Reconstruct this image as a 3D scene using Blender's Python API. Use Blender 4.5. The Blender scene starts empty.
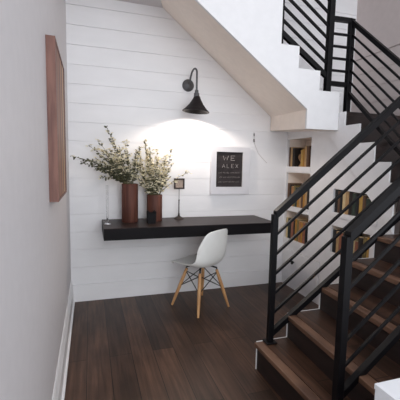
import bpy, bmesh, math, random
from mathutils import Vector, Matrix
random.seed(7)
S = bpy.context.scene
COL = S.collection
PI = math.pi

# ------------------------------------------------------------------ camera geometry
F = 343.557
RT = Vector((0.952716003, -0.303268141, 0.018990838))
UP = Vector((0.012902909, 0.102817948, 0.994616501))
FW = Vector((0.303588096, 0.947342021, -0.101869346))
CP = Vector((0.17667, -3.21664, 1.26221))


def at(px, py, axis, v):
    """where the sight line through a photo pixel meets the plane axis = v (metres)"""
    d = RT * ((px - 200) / F) - UP * ((py - 200) / F) + FW
    return CP + d * ((v - CP[axis]) / d[axis])


cam = bpy.data.cameras.new('camera')
cam.sensor_width = 36
cam.lens = F / 400 * 36
cam.clip_start = 0.02
co = bpy.data.objects.new('camera', cam)
COL.objects.link(co)
co.matrix_world = Matrix(((RT.x, UP.x, -FW.x, CP.x), (RT.y, UP.y, -FW.y, CP.y), (RT.z, UP.z, -FW.z, CP.z), (0, 0, 0, 1)))
S.camera = co


# ------------------------------------------------------------------ materials
def lin(c):
    return tuple(((x / 255) / 12.92 if x / 255 <= .04045 else ((x / 255 + .055) / 1.055) ** 2.4) for x in c) + (1,)


def mat(name, rgb, rough=.5, metal=0., var=.06, scale=(6, 6, 6), bump=0., spec=.5, trans=0., rgb2=None):
    m = bpy.data.materials.new(name)
    m.use_nodes = True
    nt = m.node_tree
    b = nt.nodes['Principled BSDF']
    b.inputs['Roughness'].default_value = rough
    b.inputs['Metallic'].default_value = metal
    b.inputs['Specular IOR Level'].default_value = spec
    if trans:
        b.inputs['Transmission Weight'].default_value = trans
    c = lin(rgb)
    tc = nt.nodes.new('ShaderNodeTexCoord')
    mp = nt.nodes.new('ShaderNodeMapping')
    mp.inputs['Scale'].default_value = scale
    nz = nt.nodes.new('ShaderNodeTexNoise')
    nz.inputs['Scale'].default_value = 3
    nz.inputs['Detail'].default_value = 5
    mx = nt.nodes.new('ShaderNodeMix')
    mx.data_type = 'RGBA'
    if rgb2 is None:
        mx.inputs[6].default_value = tuple(x * (1 - var) for x in c[:3]) + (1,)
        mx.inputs[7].default_value = tuple(min(1, x * (1 + var)) for x in c[:3]) + (1,)
    else:
        mx.inputs[6].default_value = c
        mx.inputs[7].default_value = lin(rgb2)
    rp = nt.nodes.new('ShaderNodeMapRange')
    rp.inputs['From Min'].default_value = .36
    rp.inputs['From Max'].default_value = .64
    L = nt.links
    L.new(tc.outputs['Object'], mp.inputs['Vector'])
    L.new(mp.outputs['Vector'], nz.inputs['Vector'])
    L.new(nz.outputs['Fac'], rp.inputs['Value'])
    L.new(rp.outputs['Result'], mx.inputs[0])
    L.new(mx.outputs[2], b.inputs['Base Color'])
    if bump:
        bp = nt.nodes.new('ShaderNodeBump')
        bp.inputs['Strength'].default_value = bump
        bp.inputs['Distance'].default_value = .003
        L.new(nz.outputs['Fac'], bp.inputs['Height'])
        L.new(bp.outputs['Normal'], b.inputs['Normal'])
    return m


def plank_mat(name, c1, c2, cm, width, length, rough, rot=PI / 2):
    m = bpy.data.materials.new(name)
    m.use_nodes = True
    nt = m.node_tree
    L = nt.links
    b = nt.nodes['Principled BSDF']
    tc = nt.nodes.new('ShaderNodeTexCoord')
    mp = nt.nodes.new('ShaderNodeMapping')
    mp.inputs['Rotation'].default_value = (0, 0, rot)
    br = nt.nodes.new('ShaderNodeTexBrick')
    br.offset = .37
    br.inputs['Color1'].default_value = lin(c1)
    br.inputs['Color2'].default_value = lin(c2)
    br.inputs['Mortar'].default_value = lin(cm)
    br.inputs['Scale'].default_value = 1
    br.inputs['Mortar Size'].default_value = .0022
    br.inputs['Bias'].default_value = -.1
    br.inputs['Brick Width'].default_value = length
    br.inputs['Row Height'].default_value = width
    L.new(tc.outputs['Object'], mp.inputs['Vector'])
    L.new(mp.outputs['Vector'], br.inputs['Vector'])
    g = nt.nodes.new('ShaderNodeMapping')
    g.inputs['Scale'].default_value = (1.6, 26, 10)
    L.new(mp.outputs['Vector'], g.inputs['Vector'])
    nz = nt.nodes.new('ShaderNodeTexNoise')
    nz.inputs['Scale'].default_value = 1.6
    nz.inputs['Detail'].default_value = 8
    nz.inputs['Distortion'].default_value = .6
    L.new(g.outputs['Vector'], nz.inputs['Vector'])
    g2 = nt.nodes.new('ShaderNodeMapping')
    g2.inputs['Scale'].default_value = (2.2, 5, 3)
    L.new(mp.outputs['Vector'], g2.inputs['Vector'])
    n2 = nt.nodes.new('ShaderNodeTexNoise')
    n2.inputs['Scale'].default_value = 1.3
    n2.inputs['Detail'].default_value = 4
    L.new(g2.outputs['Vector'], n2.inputs['Vector'])
    rp = nt.nodes.new('ShaderNodeMapRange')
    rp.inputs['From Min'].default_value = .3
    rp.inputs['From Max'].default_value = .7
    rp.inputs['To Min'].default_value = .62
    rp.inputs['To Max'].default_value = 1.38
    L.new(nz.outputs['Fac'], rp.inputs['Value'])
    r2 = nt.nodes.new('ShaderNodeMapRange')
    r2.inputs['From Min'].default_value = .3
    r2.inputs['From Max'].default_value = .7
    r2.inputs['To Min'].default_value = .7
    r2.inputs['To Max'].default_value = 1.3
    L.new(n2.outputs['Fac'], r2.inputs['Value'])
    mu = nt.nodes.new('ShaderNodeMath')
    mu.operation = 'MULTIPLY'
    L.new(rp.outputs['Result'], mu.inputs[0])
    L.new(r2.outputs['Result'], mu.inputs[1])
    vm = nt.nodes.new('ShaderNodeVectorMath')
    vm.operation = 'SCALE'
    L.new(br.outputs['Color'], vm.inputs[0])
    L.new(mu.outputs['Value'], vm.inputs['Scale'])
    L.new(vm.outputs['Vector'], b.inputs['Base Color'])
    b.inputs['Roughness'].default_value = rough
    b.inputs['Specular IOR Level'].default_value = .35
    bp = nt.nodes.new('ShaderNodeBump')
    bp.inputs['Strength'].default_value = .25
    bp.inputs['Distance'].default_value = .002
    L.new(nz.outputs['Fac'], bp.inputs['Height'])
    L.new(bp.outputs['Normal'], b.inputs['Normal'])
    return m


def stripe_mat(name, stops, scale, rough=.55, axis='Y'):
    """wood strips glued side by side: bands across one object axis"""
    m = bpy.data.materials.new(name)
    m.use_nodes = True
    nt = m.node_tree
    L = nt.links
    b = nt.nodes['Principled BSDF']
    b.inputs['Roughness'].default_value = rough
    tc = nt.nodes.new('ShaderNodeTexCoord')
    sp = nt.nodes.new('ShaderNodeSeparateXYZ')
    L.new(tc.outputs['Object'], sp.inputs['Vector'])
    mr = nt.nodes.new('ShaderNodeMapRange')
    mr.inputs['From Min'].default_value = scale[0]
    mr.inputs['From Max'].default_value = scale[1]
    L.new(sp.outputs[axis], mr.inputs['Value'])
    cr = nt.nodes.new('ShaderNodeValToRGB')
    cr.color_ramp.interpolation = 'CONSTANT'
    e = cr.color_ramp.elements
    while len(e) < len(stops):
        e.new(.5)
    for i, (p, c) in enumerate(stops):
        e[i].position = p
        e[i].color = lin(c)
    L.new(mr.outputs['Result'], cr.inputs['Fac'])
    mp = nt.nodes.new('ShaderNodeMapping')
    mp.inputs['Scale'].default_value = (20, 30, 2)
    L.new(tc.outputs['Object'], mp.inputs['Vector'])
    nz = nt.nodes.new('ShaderNodeTexNoise')
    nz.inputs['Scale'].default_value = 2
    nz.inputs['Detail'].default_value = 5
    L.new(mp.outputs['Vector'], nz.inputs['Vector'])
    rp = nt.nodes.new('ShaderNodeMapRange')
    rp.inputs['From Min'].default_value = .3
    rp.inputs['From Max'].default_value = .7
    rp.inputs['To Min'].default_value = .7
    rp.inputs['To Max'].default_value = 1.3
    L.new(nz.outputs['Fac'], rp.inputs['Value'])
    vm = nt.nodes.new('ShaderNodeVectorMath')
    vm.operation = 'SCALE'
    L.new(cr.outputs['Color'], vm.inputs[0])
    L.new(rp.outputs['Result'], vm.inputs['Scale'])
    L.new(vm.outputs['Vector'], b.inputs['Base Color'])
    return m


M_SHIP = mat('shiplap_paint', (240, 239, 240), .45, var=.02, scale=(1, 1, 3))
M_WALL = mat('wall_paint', (212, 208, 209), .6, var=.015)
M_PLAIN = mat('drywall_paint', (208, 196, 193), .7, var=.02)
M_TRIM = mat('trim_paint', (232, 231, 232), .4, var=.015)
M_BASE = mat('baseboard_gloss_paint', (244, 243, 243), .3, var=.01)
M_SOFF = mat('soffit_warm_lit_white', (246, 234, 223), .65, var=.02)  # white plaster, with the lamp's warm light put into the colour
M_FLOOR = plank_mat('dark_floor_planks', (82, 59, 46), (50, 36, 29), (34, 24, 20), .142, 1.6, .42)
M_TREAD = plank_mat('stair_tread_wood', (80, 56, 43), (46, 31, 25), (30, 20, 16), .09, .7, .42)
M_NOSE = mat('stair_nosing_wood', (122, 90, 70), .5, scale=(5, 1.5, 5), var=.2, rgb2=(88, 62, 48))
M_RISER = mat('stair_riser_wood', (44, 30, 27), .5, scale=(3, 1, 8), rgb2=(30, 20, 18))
M_BLACK = mat('black_metal', (12, 11, 14), .45, 0, var=.08, spec=.2)
M_DESK = mat('desk_edge_stain', (16, 13, 16), .5, spec=.15, scale=(1, 6, 6), var=.2)
M_DTOP = mat('desk_top_stain', (58, 45, 41), .42, scale=(1, 9, 4), rgb2=(42, 32, 30), spec=.3)
M_SHELL = mat('white_plastic', (238, 238, 234), .35, var=.01)
M_LEG = mat('beech_wood', (205, 158, 108), .5, scale=(8, 8, 1.5), rgb2=(186, 138, 92))
M_WIRE = mat('black_wire', (22, 20, 22), .4, .3)
M_VASE = mat('walnut_vase_wood', (106, 66, 54), .62, scale=(14, 14, 1), rgb2=(78, 46, 38), spec=.3)
M_VIN = mat('vase_inside', (30, 20, 16), .8)
M_STEM = mat('stem_green', (110, 104, 72), .7)
M_LEAF = mat('olive_leaf', (96, 96, 68), .6, scale=(20, 20, 20), rgb2=(54, 56, 42))
M_BLOSS = mat('cream_blossom', (248, 243, 224), .7, scale=(20, 20, 20), rgb2=(236, 226, 194))
M_GLASS = mat('clear_glass', (250, 250, 250), .08, trans=1, var=0)
M_GLASS.node_tree.nodes['Principled BSDF'].inputs['IOR'].default_value = 1.25
M_SHADE = mat('lamp_black', (28, 23, 25), .55, 0, spec=.3)
M_GREY = mat('lamp_grey_metal', (92, 92, 94), .4, .5)
M_FRAME = mat('sign_frame_paint', (216, 215, 219), .5, var=.02)
M_CHALK = mat('chalkboard', (34, 27, 28), .8, scale=(4, 9, 9), rgb2=(52, 45, 46))
M_CHALKW = mat('chalk_white', (160, 152, 150), .9)
M_KNOB = mat('knob_black', (24, 21, 21), .4, .4)
M_PAGE = mat('page_paper', (214, 200, 170), .9)
M_BRONZE = mat('dark_bronze', (52, 40, 36), .45, .4)
M_PHOTO = mat('faded_print', (188, 168, 152), .6, scale=(30, 30, 30), rgb2=(160, 138, 124))
M_BOX = mat('white_box_paint', (236, 238, 242), .5, var=.01)
M_CORD = mat('cord_grey', (196, 190, 188), .6)
M_PLUG = mat('plug_dark', (120, 114, 114), .6)
M_TAN = mat('tan_carving', (150, 112, 74), .6, rgb2=(118, 84, 54))


# ------------------------------------------------------------------ mesh helpers
def obj(name, bm, m, parent=None, smooth=False, mw=None):
    me = bpy.data.meshes.new(name)
    bmesh.ops.recalc_face_normals(bm, faces=bm.faces)
    bm.to_mesh(me)
    bm.free()
    for mm in (m if isinstance(m, (list, tuple)) else [m]):
        me.materials.append(mm)
    if smooth:
        for p in me.polygons:
            p.use_smooth = True
        try:
            me.set_sharp_from_angle(angle=.7)
        except Exception:
            pass
    o = bpy.data.objects.new(name, me)
    COL.objects.link(o)
    if parent:
        o.parent = parent
        o.matrix_parent_inverse = Matrix.Identity(4)
        pm = parent
        off = Matrix.Identity(4)
        while pm:
            off = pm.matrix_basis @ off
            pm = pm.parent
        if mw is None:
            o.matrix_basis = off.inverted()      # geometry given in world space
    return o


def tag(o, label, cat, group=None, kind=None):
    o['label'] = label
    o['category'] = cat
    if group:
        o['group'] = group
    if kind:
        o['kind'] = kind
    return o


def thing(name, label, cat, loc, group=None):
    o = bpy.data.objects.new(name, None)
    COL.objects.link(o)
    o.empty_display_size = .05
    o.location = loc
    return tag(o, label, cat, group)


def struct(o, label, cat):
    o['kind'] = 'structure'
    o['label'] = label
    o['category'] = cat
    return o


def bx(bm, x0, x1, y0, y1, z0, z1, mi=0):
    v = [bm.verts.new((x, y, z)) for z in (z0, z1) for (x, y) in ((x0, y0), (x1, y0), (x1, y1), (x0, y1))]
    fs = [bm.faces.new([v[i] for i in q]) for q in ((3, 2, 1, 0), (4, 5, 6, 7), (0, 1, 5, 4), (1, 2, 6, 5), (2, 3, 7, 6), (3, 0, 4, 7))]
    for f in fs:
        f.material_index = mi
    return fs


def box(x0, x1, y0, y1, z0, z1, bev=0.):
    bm = bmesh.new()
    bx(bm, min(x0, x1), max(x0, x1), min(y0, y1), max(y0, y1), min(z0, z1), max(z0, z1))
    if bev:
        bmesh.ops.bevel(bm, geom=bm.edges[:], offset=bev, segments=2, profile=.5, affect='EDGES')
    return bm


def bar(bm, p0, p1, w, h):
    """rail with plumb-cut ends: w across, h measured vertically"""
    p0, p1 = Vector(p0), Vector(p1)
    d = (p1 - p0)
    s = Vector((-d.y, d.x, 0))
    s = s.normalized() * w / 2 if s.length > 1e-6 else Vector((w / 2, 0, 0))
    u = Vector((0, 0, h / 2))
    v = []
    for p in (p0, p1):
        v += [bm.verts.new(p - s - u), bm.verts.new(p + s - u), bm.verts.new(p + s + u), bm.verts.new(p - s + u)]
    for q in ((3, 2, 1, 0), (4, 5, 6, 7), (0, 1, 5, 4), (1, 2, 6, 5), (2, 3, 7, 6), (3, 0, 4, 7)):
        bm.faces.new([v[i] for i in q])
    return bm


def tube(bm, pts, rad, n=8, caps=True):
    pts = [Vector(p) for p in pts]
    if not isinstance(rad, (list, tuple)):
        rad = [rad] * len(pts)
    rings = []
    t0 = (pts[1] - pts[0]).normalized()
    a = Vector((0, 0, 1)) if abs(t0.z) < .9 else Vector((1, 0, 0))
    nrm = (a - t0 * a.dot(t0)).normalized()
    for i, p in enumerate(pts):
        t = (pts[min(i + 1, len(pts) - 1)] - pts[max(i - 1, 0)]).normalized()
        nrm = (nrm - t * nrm.dot(t)).normalized()
        b = t.cross(nrm)
        rings.append([bm.verts.new(p + (nrm * math.cos(2 * PI * k / n) + b * math.sin(2 * PI * k / n)) * rad[i]) for k in range(n)])
    for r0, r1 in zip(rings, rings[1:]):
        for k in range(n):
            bm.faces.new((r0[k], r0[(k + 1) % n], r1[(k + 1) % n], r1[k]))
    if caps:
        bm.faces.new(rings[0][::-1])
        bm.faces.new(rings[-1])
    return bm


def lathe(bm, prof, c, n=32, M=None):
    """prof: (radius, height) list about the vertical through c"""
    c = Vector(c)
    rings = []
    for r, z in prof:
        ring = []
        if r < 1e-6:
            p = Vector((0, 0, z))
            p = (M @ p) if M else p
            ring = [bm.verts.new(c + p)]
        else:
            for k in range(n):
                p = Vector((r * math.cos(2 * PI * k / n), r * math.sin(2 * PI * k / n), z))
                p = (M @ p) if M else p
                ring.append(bm.verts.new(c + p))
        rings.append(ring)
    for a, b in zip(rings, rings[1:]):
        if len(a) == 1 and len(b) == 1:
            continue
        for k in range(n):
            if len(a) == 1:
                bm.faces.new((a[0], b[(k + 1) % n], b[k]))
            elif len(b) == 1:
                bm.faces.new((a[k], a[(k + 1) % n], b[0]))
            else:
                bm.faces.new((a[k], a[(k + 1) % n], b[(k + 1) % n], b[k]))
    return bm


def plate(loops, mapf, thick):
    """flat plate with holes: first loop the outline, the rest holes; mapf(u, v, d) places it"""
    bm = bmesh.new()
    ed = []
    for lp in loops:
        vs = [bm.verts.new(mapf(u, v, 0)) for u, v in lp]
        for i in range(len(vs)):
            ed.append(bm.edges.new((vs[i], vs[(i + 1) % len(vs)])))
    bmesh.ops.triangle_fill(bm, use_beauty=True, use_dissolve=False, edges=ed)
    fs = bm.faces[:]
    off = Vector(mapf(0, 0, thick)) - Vector(mapf(0, 0, 0))
    r = bmesh.ops.extrude_face_region(bm, geom=fs)
    for e in r['geom']:
        if isinstance(e, bmesh.types.BMVert):
            e.co += off
    keep = set(r['geom'])
    return bm


# ------------------------------------------------------------------ the room
Z0, PITCH = .156, .1613
XW = 2.95            # right-hand wall
XK = 2.162           # bookcase front
XS = 2.143          # stringer of the middle flight
YC = -.80            # front of the upper flight
CEIL = 2.665


def shiplap(bm, u0, u1, zlo, zhi, mapf, z0=Z0, th=.02, gap=.005):
    """boards with a small gap between them on a flat backing"""
    def blk(a0, a1, b0, b1, d0, d1, ch=0):
        vs = [bm.verts.new(mapf(u, z, d)) for d in (d0, d1) for (u, z) in ((a0, b0), (a1, b0), (a1, b1), (a0, b1))]
        for q in ((3, 2, 1, 0), (4, 5, 6, 7), (0, 1, 5, 4), (1, 2, 6, 5), (2, 3, 7, 6), (3, 0, 4, 7)):
            bm.faces.new([vs[i] for i in q])
    blk(u0, u1, zlo, zhi, .06, .010)
    z = z0
    while z - PITCH > zlo:
        z -= PITCH
    if z > zlo + 1e-4:
        blk(u0, u1, zlo, z, .010, 0)
    while z < zhi:
        blk(u0, u1, z + gap, min(z + PITCH, zhi), .010, 0)
        z += PITCH


bm = bmesh.new()
shiplap(bm, -.06, XW + .06, 0, 4.2, lambda u, z, d: (u, d, z))
struct(obj('wall_back', bm, M_SHIP), 'white horizontal shiplap wall behind the desk and stairs', 'wall')
struct(obj('wall_left', box(-.08, 0, -3.4, 0, 0, 4.2), M_WALL), 'plain white painted wall on the left carrying the wooden art', 'wall')
bm = bmesh.new()
shiplap(bm, -2.45, -.0, 0, 2.42, lambda u, z, d: (XW + d, u, z))
bx(bm, XW, XW + .06, -2.45, 0, 2.425, 4.2)
wr = obj('wall_right', bm, M_PLAIN)
struct(wr, 'pinkish white stairwell wall with shiplap below and plain plaster above', 'wall')
struct(obj('floor', box(-.08, 3.6, -3.9, .06, -.05, 0), M_FLOOR), 'dark brown wooden plank floor', 'floor')
struct(obj('ceiling', box(0, .95, YC + .02, 0, CEIL, CEIL + .06), M_WALL), 'flat white ceiling over the desk nook', 'ceiling')

struct(obj('ceiling_upper_light_block', box(-.08, 3.6, -3.9, .06, 4.2, 4.28), M_WALL), 'unseen white ceiling added high above the stairwell to cut light', 'ceiling')  # out of view, added to cut the world light from above

struct(obj('ceiling_stairwell_light_block', box(XS - .5, XW, -.778, -.001, 3.2, 3.26), M_WALL), 'unseen white slab added over the upper stair flight to dim it', 'ceiling')  # unseen slab, added low to shade the stairwell's back wall

# baseboards: stepped profile on the left wall, flat board on the back wall
bm = bmesh.new()
prof = [(0, 0), (.03, 0), (.03, .018), (.018, .024), (.018, .15), (.012, .165), (.012, .185), (.004, .205), (0, .205)]
r0 = [bm.verts.new((x, -3.4, z)) for x, z in prof]
r1 = [bm.verts.new((x, -.002, z)) for x, z in prof]
for i in range(len(prof)):
    j = (i + 1) % len(prof)
    bm.faces.new((r0[i], r0[j], r1[j], r1[i]))
bm.faces.new(r0[::-1])
bm.faces.new(r1)
struct(obj('baseboard_left', bm, M_BASE), 'white stepped baseboard along the left wall', 'baseboard')
struct(obj('baseboard_back', box(.018, XK, -.012, 0, 0, Z0 - .002, .001), M_SHIP), 'tall flat white baseboard below the shiplap', 'baseboard')

# ---- white wall that fronts the upper flight: sloped below, stepped above
zz = lambda px, py: (lambda p: (p.x, p.z))(at(px, py, 1, YC))
R1, R2, R3 = zz(339.6, 100)[0], zz(320, 80)[0], zz(299.2, 57)[0]
ZL = 1.712
ZC = [zz(330, 91.5)[1], zz(310, 69.5)[1], zz(290, 44.8)[1]]     # tread heights of the upper flight
XL = zz(281.6, 40)[0]
HB, HT = zz(306.5, 128.5), zz(306.5, 109)
HX = 1.838
slope = .725
zs = lambda x: HT[1] + (HX - x) * slope
xt = HX - (CEIL - HT[1]) / slope
outline = [(HX, HB[1]), (R1, HB[1]), (R1, ZC[0]), (R2, ZC[0]), (R2, ZC[1]), (R3, ZC[1]), (R3, ZC[2]), (XL, ZC[2]), (XL, 4.2), (0, 4.2), (0, CEIL), (xt, CEIL), (HX, HT[1])]
bm = plate([outline], lambda u, v, d: (u, YC + d, v), .02)
struct(obj('wall_stair', bm, M_TRIM), 'bright white stair side wall with stepped top edge over the nook', 'wall')

# ------------------------------------------------------------------ upper flight
t = thing('stair_flight', 'upper stair flight climbing left above the desk with white sloped underside', 'stairs', (R1, -.36, HB[1]), 'flights of the staircase')
bx0 = [R1, R2, R3, XL - .02, XL - .24]
zt = [ZC[0], ZC[1], ZC[2], ZC[2] + .165]
bxs = bx0 + [XL - .46]
for k in range(4):
    obj('tread', box(bxs[k + 1] - .005, bxs[k] + .02, YC + .022, -.002, zt[k] - .03, zt[k]), M_TREAD, t)
    zlow = ZL if k == 0 else zt[k - 1]
    obj('riser', box(bxs[k] - .015, bxs[k], YC + .022, -.002, zlow, zt[k] - .03), M_RISER, t)
BX = 1.955                                   # back end of the little vertical face
bm = bmesh.new()                             # sloped underside, a thin shell
sb = .795
xtb = BX - (CEIL - 1.765) / sb
A0, A1, B0, B1 = Vector((HX, YC + .02, HT[1])), Vector((xt, YC + .02, CEIL)), Vector((BX, -.001, 1.765)), Vector((xtb, -.001, CEIL))
G = [[A0.lerp(A1, i / 12).lerp(B0.lerp(B1, i / 12), j / 6) for j in range(7)] for i in range(13)]
lo = [[bm.verts.new(p) for p in rr] for rr in G]
hi = [[bm.verts.new(p + Vector((.03, 0, .05))) for p in rr] for rr in G]
for g_ in (lo, hi):
    for i in range(12):
        for j in range(6):
            bm.faces.new((g_[i][j], g_[i + 1][j], g_[i + 1][j + 1], g_[i][j + 1]))
for i in range(12):
    for j in (0, 6):
        bm.faces.new((lo[i][j], lo[i + 1][j], hi[i + 1][j], hi[i][j]))
for j in range(6):
    for i in (0, 12):
        bm.faces.new((lo[i][j], lo[i][j + 1], hi[i][j + 1], hi[i][j]))
obj('soffit', bm, M_SOFF, t, smooth=True)
bm = bmesh.new()                             # drop face at the foot of the underside
q = [(HX, YC + .02, HT[1] + .03), (BX, -.001, 1.765 + .03), (BX, -.001, 1.625), (HX, YC + .02, HB[1])]
a = [bm.verts.new(p) for p in q]
b = [bm.verts.new((XK - .002, p[1], p[2])) for p in q]
bm.faces.new(a); bm.faces.new(b[::-1])
for i in range(4):
    bm.faces.new((a[i], b[i], b[(i + 1) % 4], a[(i + 1) % 4]))
obj('soffit_drop', bm, M_SOFF, t)

d0, d1 = at(333, 141, 0, XS), at(368, 196, 0, XS)
dg = lambda y: d1.z + (d0.z - d1.z) / (d0.y - d1.y) * (y - d1.y)      # lower edge of the stringer
# ------------------------------------------------------------------ middle flight (climbs away from the camera)
t = thing('stair_flight', 'middle stair flight of dark risers and white stepped side behind the handrails', 'stairs', (2.55, -1.1, .97), 'flights of the staircase')
by = [at(345, 118, 0, XS).y, at(359.3, 134, 0, XS).y, at(374.3, 152, 0, XS).y, at(389.5, 172, 0, XS).y, -1.43]
bz = [ZL, at(352, 124.6, 0, XS).z, at(367, 142.5, 0, XS).z, at(382, 162, 0, XS).z, at(393, 183, 0, XS).z]
LZ = .97
ol = [(YC + .02, ZL)]
yk = d1.y + (HB[1] - .003 - d1.z) / (d0.z - d1.z) * (d0.y - d1.y)
for y, z, zn in zip(by, bz, bz[1:] + [LZ]):
    ol += [(y, z), (y, zn)]
ol = ol[:-2] + [(-1.398, bz[4]), (-1.398, dg(-1.398)), (yk, HB[1] - .003), (YC - .001, HB[1] - .003)]
ol[0] = (YC - .001, ZL)
obj('stringer', plate([ol], lambda u, v, d: (XS + d, u, v), .012), M_TRIM, t)
yprev = YC + .02
ytop = 0
for k, (y, z) in enumerate(zip(by, bz)):
    zn = (bz + [LZ])[k + 1]
    yb = -.001 if k == 0 else by[k - 1]
    obj('tread', box(XS + .013, XW - .002, y - .004, yb - (.0 if k == 0 else .001), z - .03, z), M_RISER, t)  # darker riser wood: the treads' unlit edges are put into the colour
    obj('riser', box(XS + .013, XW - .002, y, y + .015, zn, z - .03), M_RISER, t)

# ------------------------------------------------------------------ lower flight (climbs to the right)
t = thing('stair_flight', 'lower stair flight of dark wood treads rising beside the dark floor', 'stairs', (1.145, -1.85, 0), 'flights of the staircase')
YA, YN = -1.4, -2.32
ax = [(1.128, 1.15), (1.338, 1.290), (1.573, 1.515), (1.772, 1.755), (1.988, 1.96), (2.195, 2.19)]
az = [.18, .34, .5, .655, .81, LZ]
zb0 = 0
for k in range(6):
    (xl, xr), z = ax[k], az[k]
    if k < 5:
        (nl, nr) = ax[k + 1]
    else:
        nl = nr = XW - .026
    nw = .056
    ov = .022
    def prism(pts, z0, z1, bev=0):
        bm = bmesh.new()
        lo = [bm.verts.new((x, y, z0)) for x, y in pts]
        hi = [bm.verts.new((x, y, z1)) for x, y in pts]
        bm.faces.new(lo[::-1]); bm.faces.new(hi)
        for i in range(len(pts)):
            j = (i + 1) % len(pts)
            bm.faces.new((lo[i], lo[j], hi[j], hi[i]))
        if bev:
            bmesh.ops.recalc_face_normals(bm, faces=bm.faces)
            bmesh.ops.bevel(bm, geom=bm.edges[:], offset=bev, segments=2, profile=.5, affect='EDGES')
        return bm
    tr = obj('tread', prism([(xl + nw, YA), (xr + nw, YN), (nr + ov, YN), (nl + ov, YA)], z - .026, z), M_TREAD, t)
    ns = obj('nosing', prism([(xl, YA), (xr, YN), (xr + nw - .0015, YN), (xl + nw - .0015, YA)], z - .028, z, .004), M_NOSE, tr)
    ns['label'] = 'lighter brown front edge board of the tread'
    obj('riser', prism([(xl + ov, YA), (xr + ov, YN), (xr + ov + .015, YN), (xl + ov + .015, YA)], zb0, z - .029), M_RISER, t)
    zb0 = z
EO = ov - .005
ol = [(ax[0][0] + EO, 0)]
for k in range(6):
    ol += [(ax[k][0] + EO, az[k] + .001)]
    ol += [((ax[k + 1][0] + EO), az[k] + .001)] if k < 5 else []
ol = ol[:-1]
ol += [(XK - .004, .813), (XK - .004, 0)]
obj('stringer', plate([ol], lambda u, v, d: (u, YA + .0015 + d, v), .005), M_TRIM, t)['label'] = 'thin white side board edging the treads'


# ------------------------------------------------------------------ railings
def post(x, y, z0, z1, w, parent, plate_r=.0):
    o = obj('post', box(x - w / 2, x + w / 2, y - w / 2, y + w / 2, z0, z1, .003), M_BLACK, parent)
    if plate_r:
        obj('base_plate', box(x - plate_r, x + plate_r, y - plate_r, y + plate_r, z0, z0 + .008, .002), M_BLACK, o)
    return o


def rails(name, p_top, q_top, p_bot, q_bot, n, parent, wt=.038, ht=.05, wb=.017, hb=.022, hbot=.036):
    P, Q, A, B = Vector(p_top), Vector(q_top), Vector(p_bot), Vector(q_bot)
    obj('handrail', bar(bmesh.new(), P, Q, wt, ht), M_BLACK, parent)
    obj('bottom_rail', bar(bmesh.new(), A, B, .03, hbot), M_BLACK, parent)
    for i in range(1, n + 1):
        f = i / (n + 1)
        f = f * .985 - .0 + .01
        obj('rail_bar', bar(bmesh.new(), P.lerp(A, f), Q.lerp(B, f), wb, hb), M_BLACK, parent)


# lower flight, far side
YF = -1.425
PX = 1.221
t = thing('stair_railing', 'black metal railing on the far side of the lower stairs, beside the bookcase', 'railing', (PX, YF, .18), 'black stair railings')
post(PX, YF, .181, .978, .034, t, .034)
xe = 2.19
tp = at(274, 215, 1, YF); te = at(400, 100, 1, YF)
sl = (te.z - tp.z) / (te.x - tp.x)
bp_ = at(275, 329.5, 1, YF); be = at(400, 215.5, 1, YF)
sl2 = (be.z - bp_.z) / (be.x - bp_.x)
rails('far', (PX, YF, tp.z), (xe, YF, tp.z + sl * (xe - PX)), (PX, YF, bp_.z - sl2 * (bp_.x - PX)), (xe, YF, bp_.z + sl2 * (xe - bp_.x)), 5, t, ht=.05, hbot=.04, wb=.015, hb=.019)
post(2.215, YF, LZ + .001, 1.95, .046, t)

# lower flight, near side
YR = -2.05
PX2 = (at(345, 300, 1, YR).x + at(344, 300, 1, YR).x) / 2 - .004
t = thing('stair_railing', 'black metal railing nearest the camera with its post on the lowest step', 'railing', (PX2, YR, .18), 'black stair railings')
post(PX2, YR, .181, .974, .036, t, .034)
tp = at(348.5, 236, 1, YR); te = at(400, 186, 1, YR)
sl = (te.z - tp.z) / (te.x - tp.x)
bp_ = at(350, 384, 1, YR); be = at(400, 331, 1, YR)
sl2 = (be.z - bp_.z) / (be.x - bp_.x)
xe = 2.19
rails('near', (PX2, YR, tp.z - sl * (tp.x - PX2)), (xe, YR, tp.z + sl * (xe - tp.x)), (PX2, YR, bp_.z - sl2 * (bp_.x - PX2)), (xe, YR, bp_.z + sl2 * (xe - bp_.x)), 5, t, ht=.044, hbot=.034, wb=.011, hb=.015)
post(2.215, YR, LZ + .001, 1.95, .046, t)

# upper flight
YU = YC + .05
t = thing('stair_railing', 'black metal railing on the upper flight above the white stepped wall', 'railing', (2.03, YU, ZC[0]), 'black stair railings')
c0 = at(328.6, 60, 1, YU); 
PU = c0.x
post(PU, YU, ZC[0] + .001, 3.0, .046, t)
c1 = at(282, 30, 1, YU)
post(c1.x, YU, ZC[2] + .001, 3.15, .022, t)
bA, bB = at(282, 33, 1, YU), at(327.5, 77.5, 1, YU)
s_ = (bA.z - bB.z) / (bA.x - bB.x)
zz0 = bB.z + s_ * (PU - bB.x)
ztop = at(329, 13, 1, YU).z + .185
rails('up', (PU, YU, ztop), (c1.x, YU, ztop + s_ * (c1.x - PU)), (PU, YU, zz0), (c1.x, YU, zz0 + s_ * (c1.x - PU)), 6, t, wb=.014, hb=.023, hbot=.045)
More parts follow.
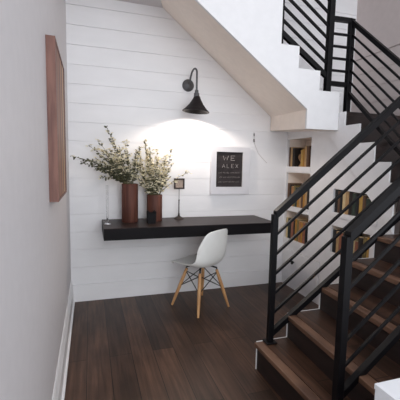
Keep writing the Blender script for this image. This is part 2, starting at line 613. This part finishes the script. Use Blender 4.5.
# level piece between the two newel posts, and the post at the corner
c2 = at(349.5, 60, 1, YU)
PM = c2.x
t2 = thing('stair_railing', 'black metal railing coming down the middle flight along the stairwell wall', 'railing', (PM, YU, ZL), 'black stair railings')
zl_top = at(350, 20, 1, YU).z
post(PM, YU, ZL + .001, zl_top + .008, .043, t2)
zs_ = [at(330, y, 1, YU).z for y in (18, 33, 45.5, 57.7, 70, 83.3)]
zs_b = [at(350, y, 1, YU).z for y in (20, 35, 47.5, 59.7, 72, 85.5)]
for i, (za, zb_) in enumerate(zip(zs_, zs_b)):
    th = .036 if i in (0, 5) else .018
    nm = 'handrail' if i == 0 else ('bottom_rail' if i == 5 else 'rail_bar')
    obj(nm, bar(bmesh.new(), (PU + .029, YU, za), (PM, YU, (za + zb_) / 2), .014 if th < .03 else .03, th), M_BLACK, t2)
# sloping piece over the middle flight
XB = PM
ye = -1.425
hA, hB = at(352, 21.5, 0, XB), at(400, 63, 0, XB)
lA, lB = at(352, 97, 0, XB), at(385, 128, 0, XB)
sh = (hB.z - hA.z) / (hB.y - hA.y)
zh = hA.z + sh * (YU - hA.y)
zlw = lA.z + sh * (YU - lA.y)
rails('mid', (XB, YU, zh), (XB, ye, zh + sh * (ye - YU)), (XB, YU, zlw), (XB, ye, zlw + sh * (ye - YU)), 5, t2, wb=.012, hb=.019, ht=.042, wt=.03, hbot=.036)

# ------------------------------------------------------------------ bookcase
YE = -1.388
out = [(-.001, .0), (-.001, 1.66), (YC + .022, 1.66), (YC + .022, dg(YC) + .02), (YE, dg(YE) + .08), (YE, 0)]
h1 = [(-.016, 1.262), (-.016, 1.542), (-.42, 1.542), (-.42, 1.262)]
h2 = [(-.016, .852), (-.016, 1.20), (-.43, 1.20), (-.43, .852)]
h3 = [(-.016, .505), (-.016, .80), (-.435, .80), (-.435, .505)]
h4 = [(-.765, .88), (-.765, 1.082), (-1.25, 1.06), (-1.25, .88)]
h5 = [(-.765, .53), (-.765, .765), (-1.20, .765), (-1.20, .53)]
h6 = [(-.05, .085), (-.05, .40), (-.64, .40), (-.64, .085)]
case = thing('bookcase', 'white built-in bookcase with book niches and a drawer under the stairs', 'bookcase', (XK, -.7, 0))
obj('face_frame', plate([out, h1, h2, h3, h4, h5, h6], lambda u, v, d: (XK + d, u, v), .02), M_TRIM, case)
DEP = .072
for lp, dp in ((h1, .2), (h2, .2), (h3, .2), (h4, .15), (h5, .15), ):
    bm = bmesh.new()
    e = .0
    f = [bm.verts.new((XK + .0205, u, v)) for u, v in lp]
    g = [bm.verts.new((XK + .0205 + dp, u, v)) for u, v in lp]
    for i in range(len(lp)):
        j = (i + 1) % len(lp)
        bm.faces.new((f[i], f[j], g[j], g[i]))
    bm.faces.new(g)
    obj('niche_lining', bm, M_SOFF, case)
for z, y1 in ((1.262, -.42), (.852, -.43), (.505, -.435)):
    obj('shelf', box(XK - .008, XK - .0005, -.028, y1 - .008, z - .05, z - .001, .002), M_TRIM, case)
obj('shelf', box(XK - .008, XK - .0005, -.76, -1.257, .84, .879, .002), M_TRIM, case)
dr = obj('drawer', box(XK - .014, XK + .02, -.055, -.635, .09, .395, .003), M_TRIM, case)
bm = bmesh.new()
kp = at(292.4, 262.4, 0, XK - .03)
Mx = Matrix.Rotation(-PI / 2, 3, 'Y')
lathe(bm, [(0.0, 0), (.008, 0), (.008, .012), (.02, .018), (.021, .026), (.012, .031), (0, .032)], (XK - .0145, kp.y, kp.z), 20, Mx)
obj('knob', bm, M_KNOB, dr, smooth=True)['label'] = 'round black drawer knob'

# ------------------------------------------------------------------ books, one object each
bm_cache = {}


def book(y0, w, z0, h, rgb, label, group, depth=.11, xf=.012):
    key = tuple(rgb)
    if key not in bm_cache:
        bm_cache[key] = mat('book_cloth', rgb, .65, var=.12, scale=(20, 20, 8))
    x0 = XK + xf
    y1 = y0 - w
    o_name = 'book'
    bm = bmesh.new()
    c = .0025
    # rounded spine and two boards around a page block
    n = 6
    prof = []
    for i in range(n + 1):
        a = i / n
        prof.append((x0 + .006 - .006 * math.sin(PI * a), y0 - w * a))
    lo = [bm.verts.new((x, y, z0)) for x, y in prof] + [bm.verts.new((x0 + depth, y1, z0)), bm.verts.new((x0 + depth, y0, z0))]
    hi = [bm.verts.new((v.co.x, v.co.y, z0 + h)) for v in lo]
    bm.faces.new(lo[::-1]); bm.faces.new(hi)
    for i in range(len(lo)):
        j = (i + 1) % len(lo)
        bm.faces.new((lo[i], lo[j], hi[j], hi[i]))
    o = obj(o_name, bm, bm_cache[key])
    tag(o, label, 'book', group)
    if w > .03:
        pg = obj('page_block', box(x0 + .01, x0 + depth - .004, y0 - .004, y1 + .004, z0 + h, z0 + h + .0015), M_PAGE, o)
    return o


ORD = ['first', 'second', 'third', 'fourth', 'fifth', 'sixth', 'seventh', 'eighth', 'ninth', 'tenth', 'eleventh', 'twelfth']
BROWN, TAN, DARK, GOLD, CREAM = (92, 66, 48), (176, 142, 100), (38, 30, 26), (182, 144, 72), (206, 184, 140)
ORANGE, GREEN, OLIVE, RED, BLACK, OCHRE = (166, 116, 72), (44, 56, 46), (122, 106, 62), (140, 88, 66), (26, 26, 28), (168, 120, 48)
CN = {BROWN: 'brown', TAN: 'tan', DARK: 'very dark brown', GOLD: 'gold', CREAM: 'cream', ORANGE: 'orange', GREEN: 'dark green', OLIVE: 'olive', RED: 'rust red', BLACK: 'black', OCHRE: 'ochre'}


def row(y, z, items, place, group, depth, side='left'):
    k = 0
    for it in items:
        if it is None or it[0] is None:
            y -= it[1]
            continue
        c, w, h = it
        book(y, w - .0015, z + .0005, h, c, '%s book, %s from the %s %s' % (CN[c], ORD[k], side, place), group, depth)
        y -= w
        k += 1


row(-.022, 1.262, [(BROWN, .028, .2), (TAN, .034, .2), (DARK, .04, .19), (None, .11), (GOLD, .034, .165), (OCHRE, .03, .175), (TAN, .03, .205), (BROWN, .034, .2)],
    'in the top niche above the desk end', 'books in the top niche', .15)
row(-.022, .852, [(BROWN, .04, .235), (DARK, .03, .22), (ORANGE, .042, .205), (OLIVE, .03, .215), (GREEN, .036, .2), (OCHRE, .038, .19), (TAN, .032, .18), (BROWN, .034, .215), (OCHRE, .03, .2), (TAN, .034, .19), (DARK, .034, .21)],
    'in the middle niche beside the desk', 'books in the middle niche', .15)
row(-.022, .505, [(CREAM, .034, .215), (GREEN, .03, .21), (DARK, .03, .2), (RED, .046, .225), (DARK, .026, .2), (OCHRE, .034, .225), (OLIVE, .034, .22), (ORANGE, .034, .21), (OCHRE, .034, .2), (RED, .04, .205), (BLACK, .04, .21)],
    'in the niche over the drawer', 'books in the lower niche', .15)
row(-.769, .88, [(BLACK, .036, .19), (BROWN, .03, .185), (BLACK, .028, .195), (CREAM, .034, .175), (TAN, .04, .185), (DARK, .036, .19), (GREEN, .04, .18), (BLACK, .036, .185), (GOLD, .036, .165), (BROWN, .034, .17), (GREEN, .05, .15), (OLIVE, .05, .155)],
    'on the shelf under the slanting stair side', 'books under the slanting stair side', .11)
row(-.769, .53, [(BLACK, .045, .2), (TAN, .035, .19), (RED, .045, .185), (DARK, .06, .2), (BLACK, .04, .2), (CREAM, .038, .18), (RED, .036, .15), (DARK, .05, .19), (OLIVE, .04, .2), (GOLD, .03, .21)],
    'in the low niche behind the stair railings', 'books in the low niche behind railings', .11)
# small carved ornament between the books of the top niche
oc = (XK + .06, -.196, 1.2625)
bm = lathe(bmesh.new(), [(0, 0), (.032, 0), (.032, .012), (.016, .03), (.014, .045), (.036, .075), (.04, .1), (.03, .122), (.016, .132), (.018, .146), (.022, .158), (.014, .17), (0, .173)], oc, 24)
tag(obj('carved_ornament', bm, M_TAN, smooth=True), 'small tan carved urn ornament between books in the top niche', 'ornament')

# ------------------------------------------------------------------ desk
XD0, XD1, DY, DZ, DT = .272, 1.80, -.468, .75, .097
desk = thing('floating_desk', 'long black-stained floating desk fixed to the white shiplap wall', 'desk', ((XD0 + XD1) / 2, 0, DZ - DT))
obj('apron', box(XD0, XD1, DY, -.0005, DZ - DT, DZ - .004, .002), M_DESK, desk)
obj('desktop', box(XD0, XD1, DY, -.0005, DZ - .004, DZ, .001), M_DTOP, desk)['label'] = 'dark brown stained top face'

# ------------------------------------------------------------------ chair
CH = Vector((1.105, -.385, 0))
ANG = math.radians(114)
ch = thing('shell_chair', 'white moulded shell chair on splayed beech legs in front of the desk', 'chair', CH)
fx = Vector((math.cos(ANG), math.sin(ANG), 0))
lx = Vector((-math.sin(ANG), math.cos(ANG), 0))
W = lambda x, y, z: CH + fx * x + lx * y + Vector((0, 0, z))
# rows front to back: (x forward, z centre, half width, edge raise, edge pull forward)
prof = [(.228, .386, .150, -.004, -.03), (.218, .400, .180, .004, -.02), (.19, .407, .198, .014, -.008), (.13, .402, .208, .024, 0), (.06, .395, .212, .032, 0), (-.01, .388, .214, .040, 0), (-.07, .385, .213, .052, .004),
        (-.118, .392, .211, .068, .016), (-.150, .415, .207, .078, .036), (-.172, .455, .202, .074, .056), (-.184, .505, .198, .052, .066), (-.192, .555, .195, .030, .066),
        (-.198, .605, .184, .012, .060), (-.202, .65, .172, .002, .05), (-.205, .688, .157, -.006, .042), (-.207, .712, .140, -.012, .034), (-.208, .726, .116, -.014, .026)]
AS = math.radians(123)
gx_, gl_ = Vector((math.cos(AS), math.sin(AS), 0)), Vector((-math.sin(AS), math.cos(AS), 0))
WS = lambda x, y, z: CH + gx_ * x + gl_ * y + Vector((0, 0, z))
bm = bmesh.new()
NW = 14
g = []
for (x, z, hw, er, ef) in prof:
    r = []
    for j in range(NW + 1):
        u = -1 + 2 * j / NW
        k = abs(u) ** 2.4
        r.append(bm.verts.new(WS(x + ef * k, hw * math.sin(u * PI / 2) * .35 + hw * u * .65, z + er * k)))
    g.append(r)
for a, b in zip(g, g[1:]):
    for j in range(NW):
        bm.faces.new((a[j], a[j + 1], b[j + 1], b[j]))
so = obj('seat_shell', bm, M_SHELL, ch, smooth=True)
md = so.modifiers.new('thick', 'SOLIDIFY'); md.thickness = .009; md.offset = 0
md = so.modifiers.new('sub', 'SUBSURF'); md.levels = 1; md.render_levels = 2
feet = {}
tops = {}
for sx in (1, -1):
    for sy in (1, -1):
        f_ = W(.178 * sx - .0, .182 * sy, 0)
        tp_ = W(.088 * sx - .01, .098 * sy, .345 if sx > 0 else .34)
        feet[sx, sy], tops[sx, sy] = f_, tp_
        bm = tube(bmesh.new(), [tp_.lerp(f_, k / 6) + Vector((0, 0, .002)) for k in range(7)], [.0125, .0145, .0155, .0155, .0145, .0125, .0098], 14)
        obj('leg', bm, M_LEG, ch, smooth=True)
bm = bmesh.new()
for a, b in (((1, 1), (1, -1)), ((1, -1), (-1, -1)), ((-1, -1), (-1, 1)), ((-1, 1), (1, 1))):
    for p, q_ in ((a, b), (b, a)):
        tube(bm, [tops[p].lerp(feet[p], .06), tops[q_].lerp(feet[q_], .46)], .0042, 6)
obj('cross_brace', bm, M_WIRE, ch)
for k in tops:
    bm = tube(bmesh.new(), [tops[k].lerp(feet[k], .06), tops[k] + Vector((0, 0, .018)), W(0, 0, .376) + (tops[k] - W(0, 0, tops[k].z)) * .55], .008, 8)
    obj('leg_bracket', bm, M_WIRE, ch)


# ------------------------------------------------------------------ vases and their branches
def vase(name, x, y, r, h, label):
    t = thing(name, label, 'vase', (x, y, DZ), 'wooden cylinder vases')
    bm = lathe(bmesh.new(), [(0, 0), (r - .002, 0), (r, .003), (r, h - .004), (r - .003, h), (r - .010, h), (r - .011, h - .004), (r - .011, .02), (0, .02)], (x, y, DZ + .0005), 40)
    obj('vase_body', bm, M_VASE, t, smooth=True)
    return t


V1 = (.507, -.165, .071, .335)
V2 = (.728, -.150, .069, .237)
vase('wooden_vase', *V1, 'tall dark brown wooden cylinder vase, taller of the two on the desk')
vase('wooden_vase', *V2, 'shorter brown wooden cylinder vase behind the small black cup')


def leaf(bm, p, d, up, L, wd):
    d = d.normalized()
    s = d.cross(up)
    if s.length < 1e-4:
        s = Vector((1, 0, 0))
    s = s.normalized() * wd
    n = s.cross(d).normalized() * L * .12
    v = [bm.verts.new(q) for q in (p, p + d * L * .3 + s * .8 - n * .3, p + d * L * .65 + s * .75 - n * .2, p + d * L, p + d * L * .65 - s * .75 - n * .2, p + d * L * .3 - s * .8 - n * .3, p + d * L * .35 + n, p + d * L * .7 + n * .8)]
    for q in ((0, 1, 6), (1, 2, 7, 6), (2, 3, 7), (3, 4, 7), (4, 5, 6, 7), (5, 0, 6)):
        bm.faces.new([v[i] for i in q])


def blossom(bm, p, r):
    for k in range(5):
        a = 2 * PI * k / 5 + random.random()
        d = Vector((math.cos(a), math.sin(a), random.uniform(-.3, .7))).normalized()
        leaf(bm, p, d, Vector((random.uniform(-.4, .4), random.uniform(-.4, .4), 1)), r, r * .5)


def bouquet(label, V, tips, group):
    x, y, r, h = V
    t = thing('branch_bouquet', label, 'flowers', (x, y, DZ + .02), group)
    st, lf, bl = bmesh.new(), bmesh.new(), bmesh.new()
    base = Vector((x, y, DZ + .03))
    for (px, py, dy, fl, gl) in tips:
        tip = at(px, py, 1, y + dy)
        rr = Vector((tip.x - x, tip.y - y, 0))
        mouth = Vector((x, y, DZ + h)) + (rr.normalized() * min(r - .022, rr.length * .3) if rr.length > .01 else Vector())
        b0 = base + Vector((-rr.x * .05, -rr.y * .05, 0))
        ctrl = mouth + (mouth - b0).normalized() * (tip - mouth).length * .22 + (tip - mouth) * .3
        pts = [b0, mouth]
        N = 12
        for i in range(1, N + 1):
            s = i / N
            p = mouth * (1 - s) ** 2 + ctrl * 2 * s * (1 - s) + tip * s * s
            pts.append(p + Vector((random.uniform(-1, 1), random.uniform(-1, 1), random.uniform(-1, 1))) * .004)
        tube(st, pts, [.003] * 2 + [.0028 - .0016 * i / N for i in range(N)], 5)
        ln = (tip - mouth).length
        m = int(ln / .0074)
        for i in range(m):
            s = .12 + .88 * i / max(1, m - 1)
            k = 1 + s * N
            i0 = min(int(k), len(pts) - 2)
            p = pts[i0].lerp(pts[i0 + 1], k - i0)
            ax_ = (pts[i0 + 1] - pts[i0]).normalized()
            rd = Vector((random.uniform(-1, 1), random.uniform(-1, 1), random.uniform(-.8, 1))).normalized()
            d = (ax_ * .7 + rd).normalized()
            sz = random.uniform(.026, .050) * (1 - .35 * s)
            if random.random() < gl:
                leaf(lf, p, d, rd.cross(ax_) + Vector((0, 0, .4)), sz, sz * random.uniform(.22, .32))
            if random.random() < fl:
                q = p + d * random.uniform(.01, .035)
                if (q - p).length > .015:
                    tube(st, [p, q], .0008, 4, False)
                blossom(bl, q, random.uniform(.013, .022))
    obj('stems', st, M_STEM, t)
    obj('leaves', lf, M_LEAF, t)
    obj('blossoms', bl, M_BLOSS, t)


bouquet('leafy olive branches with cream blossoms spreading left from the taller vase', V1,
        [(107, 127, .0, .25, .5), (98, 141, -.05, .4, .6), (90, 146, .05, .25, .5), (71, 156, -.02, .05, .75), (81, 163, .06, .1, .9), (96, 170, -.1, .1, 1), (88, 160, -.1, .1, .9), (113, 140, -.08, .7, .6), (120, 148, .05, .8, .7),
         (128, 152, -.1, .8, .7), (106, 158, -.14, .4, 1), (101, 150, .08, .8, .6), (137, 152, -.02, .6, .8), (112, 168, -.16, .2, 1), (122, 160, -.15, .4, 1), (140, 148, .04, .4, .8), (130, 164, .06, .3, 1), (116, 155, .08, .7, .7), (140, 165, -.08, .5, .9), (111, 174, -.12, .1, 1), (124, 172, -.14, .1, 1), (101, 177, -.1, .2, .9), (97, 160, -.06, .5, .9), (104, 163, .0, .8, .6), (118, 163, -.1, .5, 1), (110, 150, -.04, .9, .5), (126, 143, .02, .5, .5), (98, 168, .05, .3, 1), (130, 175, -.12, .2, 1), (117, 178, -.1, .1, 1)], 'branches in the wooden vases')
bouquet('cream-blossomed branches with fewer leaves in the shorter vase', V2,
        [(145, 142, .0, .7, .8), (150, 149, -.08, .8, .5), (139, 153, .05, .8, .6), (158, 158, .05, .9, .3), (166, 156, -.05, .9, .4), (173, 147, .02, .35, .35), (172, 165, .05, .8, .5), (189, 172, .02, .45, .2), (155, 166, -.1, .8, .7),
         (140, 168, -.1, .6, .8), (164, 172, -.1, .8, .4), (148, 160, .06, 1, .4), (161, 180, -.1, .4, .8), (140, 184, -.06, .3, .8), (152, 176, -.13, .5, .9), (144, 175, .07, .9, .4), (169, 178, .02, .5, .4), (157, 150, .03, .5, .5), (146, 152, -.05, .9, .6), (152, 165, .0, 1, .6), (160, 166, -.08, 1, .4), (136, 163, -.04, .9, .7), (136, 176, -.1, .5, .9), (165, 163, .06, 1, .3), (148, 184, -.12, .3, 1), (157, 187, -.1, .3, .9)], 'branches in the wooden vases')

# ------------------------------------------------------------------ small things on the desk
gx, gy = .309, -.262
bm = lathe(bmesh.new(), [(0, 0), (.026, 0), (.027, .004), (.012, .012), (.0085, .03), (.0085, .33), (.0065, .33), (.0065, .035), (0, .032)], (gx, gy, DZ + .0005), 24)
tag(obj('bud_vase', bm, M_GLASS, smooth=True), 'tall slender clear glass tube on a foot at the left end of the desk', 'vase')

cx_, cy_ = .676, -.285
cup = thing('pen_cup', 'small black cup with a notched rim in front of the shorter wooden vase', 'cup', (cx_, cy_, DZ))
bm = bmesh.new()
for s0, (x0, x1) in ((0, (-.036, -.010)), (1, (.010, .036))):
    pass
ol = [(-.034, 0), (.034, 0), (.038, .1), (.030, .112), (.016, .092), (-.012, .092), (-.027, .112), (-.037, .1)]
bm = plate([ol], lambda u, v, d: (cx_ + u, cy_ - .03 + d, DZ + .0005 + v), .008)
obj('front_panel', bm, M_DESK, cup)
bm = plate([ol], lambda u, v, d: (cx_ + u, cy_ + .02 + d, DZ + .0005 + v), .008)
obj('back_panel', bm, M_DESK, cup)
obj('tray', box(cx_ - .033, cx_ + .033, cy_ - .0215, cy_ + .0195, DZ + .0005, DZ + .088), M_DESK, cup)

fx_, fy_ = .971, -.09
fr = thing('frame_stand', 'small square dark frame on a slim metal stand on the desk', 'picture stand', (fx_, fy_, DZ))
bm = lathe(bmesh.new(), [(0, 0), (.048, 0), (.048, .004), (.034, .014), (.012, .026), (.008, .04), (.009, .046), (.0055, .052), (.005, .17), (.007, .174), (.007, .18), (.0028, .184), (.0025, .285), (0, .285)], (fx_, fy_, DZ + .0005), 24)
obj('stand', bm, M_BRONZE, fr, smooth=True)
zc = DZ + .332
bm = plate([[(-.05, -.05), (.05, -.05), (.05, .05), (-.05, .05)], [(-.036, -.036), (.036, -.036), (.036, .036), (-.036, .036)]], lambda u, v, d: (fx_ + u, fy_ - .008 + d, zc + v), .016)
obj('square_frame', bm, M_BRONZE, fr)
obj('print', box(fx_ - .036, fx_ + .036, fy_ - .001, fy_ + .004, zc - .036, zc + .036), M_PHOTO, fr)['label'] = 'pale faded print'

# ------------------------------------------------------------------ wall lamp
lxp, lzp = 1.066, 2.003
SC = Vector((1.088, -.215, 0))
lamp = thing('wall_lamp', 'black gooseneck wall lamp lit above the desk', 'lamp', (lxp, 0, lzp))
Mr = Matrix.Rotation(PI / 2, 3, 'X')
bm = lathe(bmesh.new(), [(0, 0), (.056, 0), (.056, .012), (.048, .02), (.03, .024), (.018, .034), (0, .036)], (lxp, -.0005, lzp), 32, Mr)
obj('wall_plate', bm, M_GREY, lamp, smooth=True)
pts = [(lxp, -.03, lzp), (lxp + .001, -.055, lzp + .012), (lxp + .002, -.075, lzp + .045), (lxp + .003, -.087, lzp + .07)]
for k in range(0, 9):
    a = PI - PI * k / 8
    pts.append((lxp + .006 + .016 * k / 8, -.152 - .063 * math.cos(a), lzp + .076 + .04 * math.sin(a)))
pts = pts[:4] + pts[4:]
pts += [(SC.x, SC.y, 2.04), (SC.x, SC.y, 1.98), (SC.x, SC.y, 1.905)]
obj('gooseneck_arm', tube(bmesh.new(), pts, .0085, 12), M_GREY, lamp, smooth=True)
tl = Matrix.Rotation(math.radians(4), 3, 'Y')
bm = lathe(bmesh.new(), [(0, .055), (.013, .055), (.016, .05), (.018, .03), (.024, .026), (.026, -.005), (0, -.005)], (SC.x, SC.y, 1.868), 24)
obj('lamp_cap', bm, M_GREY, lamp, smooth=True)
bm = lathe(bmesh.new(), [(.026, 1.868 - 1.8), (.036, 1.845 - 1.8), (.062, 1.80 - 1.8), (.098, 1.757 - 1.8), (.121, 1.738 - 1.8), (.122, 1.733 - 1.8), (.119, 1.733 - 1.8), (.096, 1.754 - 1.8), (.06, 1.797 - 1.8), (.034, 1.842 - 1.8), (.02, 1.864 - 1.8)], (SC.x, SC.y, 1.8), 40, tl)
obj('lamp_shade', bm, M_SHADE, lamp, smooth=True)
mb = bpy.data.materials.new('lit_bulb')
mb.use_nodes = True
mb.node_tree.nodes['Principled BSDF'].inputs['Emission Color'].default_value = (1, .82, .62, 1)
mb.node_tree.nodes['Principled BSDF'].inputs['Emission Strength'].default_value = 2.5
bm = lathe(bmesh.new(), [(0, -.038), (.015, -.033), (.022, -.018), (.022, -.004), (.015, .016), (.01, .04), (0, .04)], (SC.x, SC.y, 1.812), 20)
obj('bulb', bm, mb, lamp, smooth=True)
pl = bpy.data.lights.new('bulb_light', 'SPOT')
pl.spot_size = math.radians(150)
pl.spot_blend = .3
pl.energy = 13
pl.color = (1, .88, .78)
pl.shadow_soft_size = .015
po = bpy.data.objects.new('bulb_light', pl)
COL.objects.link(po)
po.location = (SC.x, SC.y, 1.757)
po.parent = lamp
po.matrix_parent_inverse = Matrix.Translation(lamp.location).inverted()

# ------------------------------------------------------------------ chalkboard sign
sx0, sx1, sz0, sz1 = 1.305, 1.722, .973, 1.443
bx0_, bx1_, bz0, bz1 = 1.361, 1.646, 1.047, 1.394
sg = thing('chalkboard_sign', 'white framed chalkboard sign with hand lettering on the shiplap wall', 'sign', ((sx0 + sx1) / 2, 0, sz0))
bm = plate([[(sx0, sz0), (sx1, sz0), (sx1, sz1), (sx0, sz1)], [(bx0_, bz0), (bx1_, bz0), (bx1_, bz1), (bx0_, bz1)]], lambda u, v, d: (u, -.0305 + d, v), .03)
obj('sign_frame', bm, M_FRAME, sg)
brd = obj('chalkboard', box(bx0_, bx1_, -.014, -.006, bz0, bz1), M_CHALK, sg)
bm = bmesh.new()
GL = {'W': [[(0, 1), (.25, 0), (.5, .7), (.75, 0), (1, 1)]], 'E': [[(.85, 1), (.1, 1), (.1, 0), (.85, 0)], [(.1, .5), (.7, .5)]], 'A': [[(0, 0), (.5, 1), (1, 0)], [(.2, .4), (.8, .4)]],
      'L': [[(.1, 1), (.1, 0), (.8, 0)]], 'X': [[(0, 0), (.9, 1)], [(0, 1), (.9, 0)]]}


def chalk_write(txt, x, z, w, h, gap, r):
    for c in txt:
        for st in GL.get(c, []):
            tube(bm, [(x + u * w, -.0148, z + v * h) for u, v in st], r, 5)
        x += w + gap


chalk_write('WE', 1.437, 1.312, .054, .044, .024, .0034)
chalk_write('ALEX', 1.428, 1.238, .030, .036, .018, .0024)
obj('chalk_lettering', bm, M_CHALKW, brd)
bm = bmesh.new()
rnd = random.Random(3)
for r_ in range(3):
    z = 1.185 - r_ * .045
    x = 1.385 + rnd.uniform(0, .02)
    while x < 1.60:
        L_ = rnd.uniform(.02, .045)
        tube(bm, [(x + L_ * k / 5, -.0146, z + (.012 if k % 2 else -.004) * rnd.uniform(.5, 1.1)) for k in range(6)], .0013, 4)
        x += L_ + .014
obj('chalk_strokes', bm, M_CHALKW, brd)

# cord that dangles beside the sign
pts = [at(254, 132, 1, -.006), at(254.6, 137, 1, -.008), at(253.8, 141, 1, -.008), at(255.3, 146, 1, -.006), at(258, 153, 1, -.006), at(262, 158, 1, -.006), at(267, 163, 1, -.006)]
cd = thing('hanging_cord', 'thin grey cord dangling on the shiplap to the right of the sign', 'cord', pts[0])
obj('wire', tube(bmesh.new(), pts, .0022, 6), M_CORD, cd)
obj('clip', tube(bmesh.new(), [at(254.2, 133.5, 1, -.011), at(254.2, 136, 1, -.011)], .006, 8), M_PLUG, cd)
obj('clip', tube(bmesh.new(), [at(254, 139, 1, -.011), at(254.2, 142, 1, -.011)], .007, 8), M_PLUG, cd)

# ------------------------------------------------------------------ wooden wall art
ay0, ay1, az0, az1 = -1.545, -.985, 1.082, 1.806
M_ART = stripe_mat('wood_strips', [(0, (132, 90, 74)), (.2, (146, 100, 80)), (.36, (120, 80, 66)), (.5, (168, 124, 94)), (.62, (112, 74, 62)), (.74, (206, 168, 130)), (.86, (84, 58, 52)), (.93, (134, 92, 74))], (ay0, ay1))
art = thing('wooden_wall_art', 'thick rectangular wall art of brown wood strips on the left wall', 'wall art', (0, (ay0 + ay1) / 2, az0))
obj('strip_panel', box(.0005, .036, ay0 + .012, ay1 - .012, az0 + .012, az1 - .012), M_ART, art)
M_EDGE = mat('art_edge_wood', (132, 92, 80), .55, scale=(14, 14, 1.5), rgb2=(100, 66, 58))
bm = plate([[(ay0, az0), (ay1, az0), (ay1, az1), (ay0, az1)], [(ay0 + .0125, az0 + .0125), (ay1 - .0125, az0 + .0125), (ay1 - .0125, az1 - .0125), (ay0 + .0125, az1 - .0125)]], lambda u, v, d: (.0005 + d, u, v), .039)
obj('edge_frame', bm, M_EDGE, art)

# ------------------------------------------------------------------ white box by the stairs
wb0 = at(375.3, 383.5, 1, -2.42)
wbx = thing('white_box', 'plain white box cut off at the lower right corner beside the nearer railing', 'box', (wb0.x + .2, -2.6, 0))
obj('box_body', box(wb0.x, wb0.x + .42, -2.42, -2.8, 0, wb0.z - .018, .002), M_BOX, wbx)
obj('box_lid', box(wb0.x - .002, wb0.x + .422, -2.418, -2.802, wb0.z - .0175, wb0.z, .002), M_BOX, wbx)

# ------------------------------------------------------------------ light: daylight from the tall windows behind the camera, and the lamp
w = bpy.data.worlds.new('daylight')
S.world = w
w.use_nodes = True
bg = w.node_tree.nodes['Background']
bg.inputs['Color'].default_value = (.9, .94, 1, 1)
bg.inputs['Strength'].default_value = 1.15
al = bpy.data.lights.new('window_daylight', 'AREA')
al.shape = 'RECTANGLE'
al.size, al.size_y = 3.6, 3.0
al.energy = 105
al.color = (.93, .96, 1)
ao = bpy.data.objects.new('window_daylight', al)
COL.objects.link(ao)
ao.location = (.5, -7.0, 2.3)
ao.rotation_euler = (Vector((1.6, 0, 1.1)) - ao.location).to_track_quat('-Z', 'Y').to_euler()

S.view_settings.view_transform = 'Standard'
S.view_settings.look = 'None'
S.view_settings.gamma = 1
S.view_settings.use_curve_mapping = False
S.view_settings.exposure = 0.38
S.cycles.diffuse_bounces = 8
S.cycles.max_bounces = 14
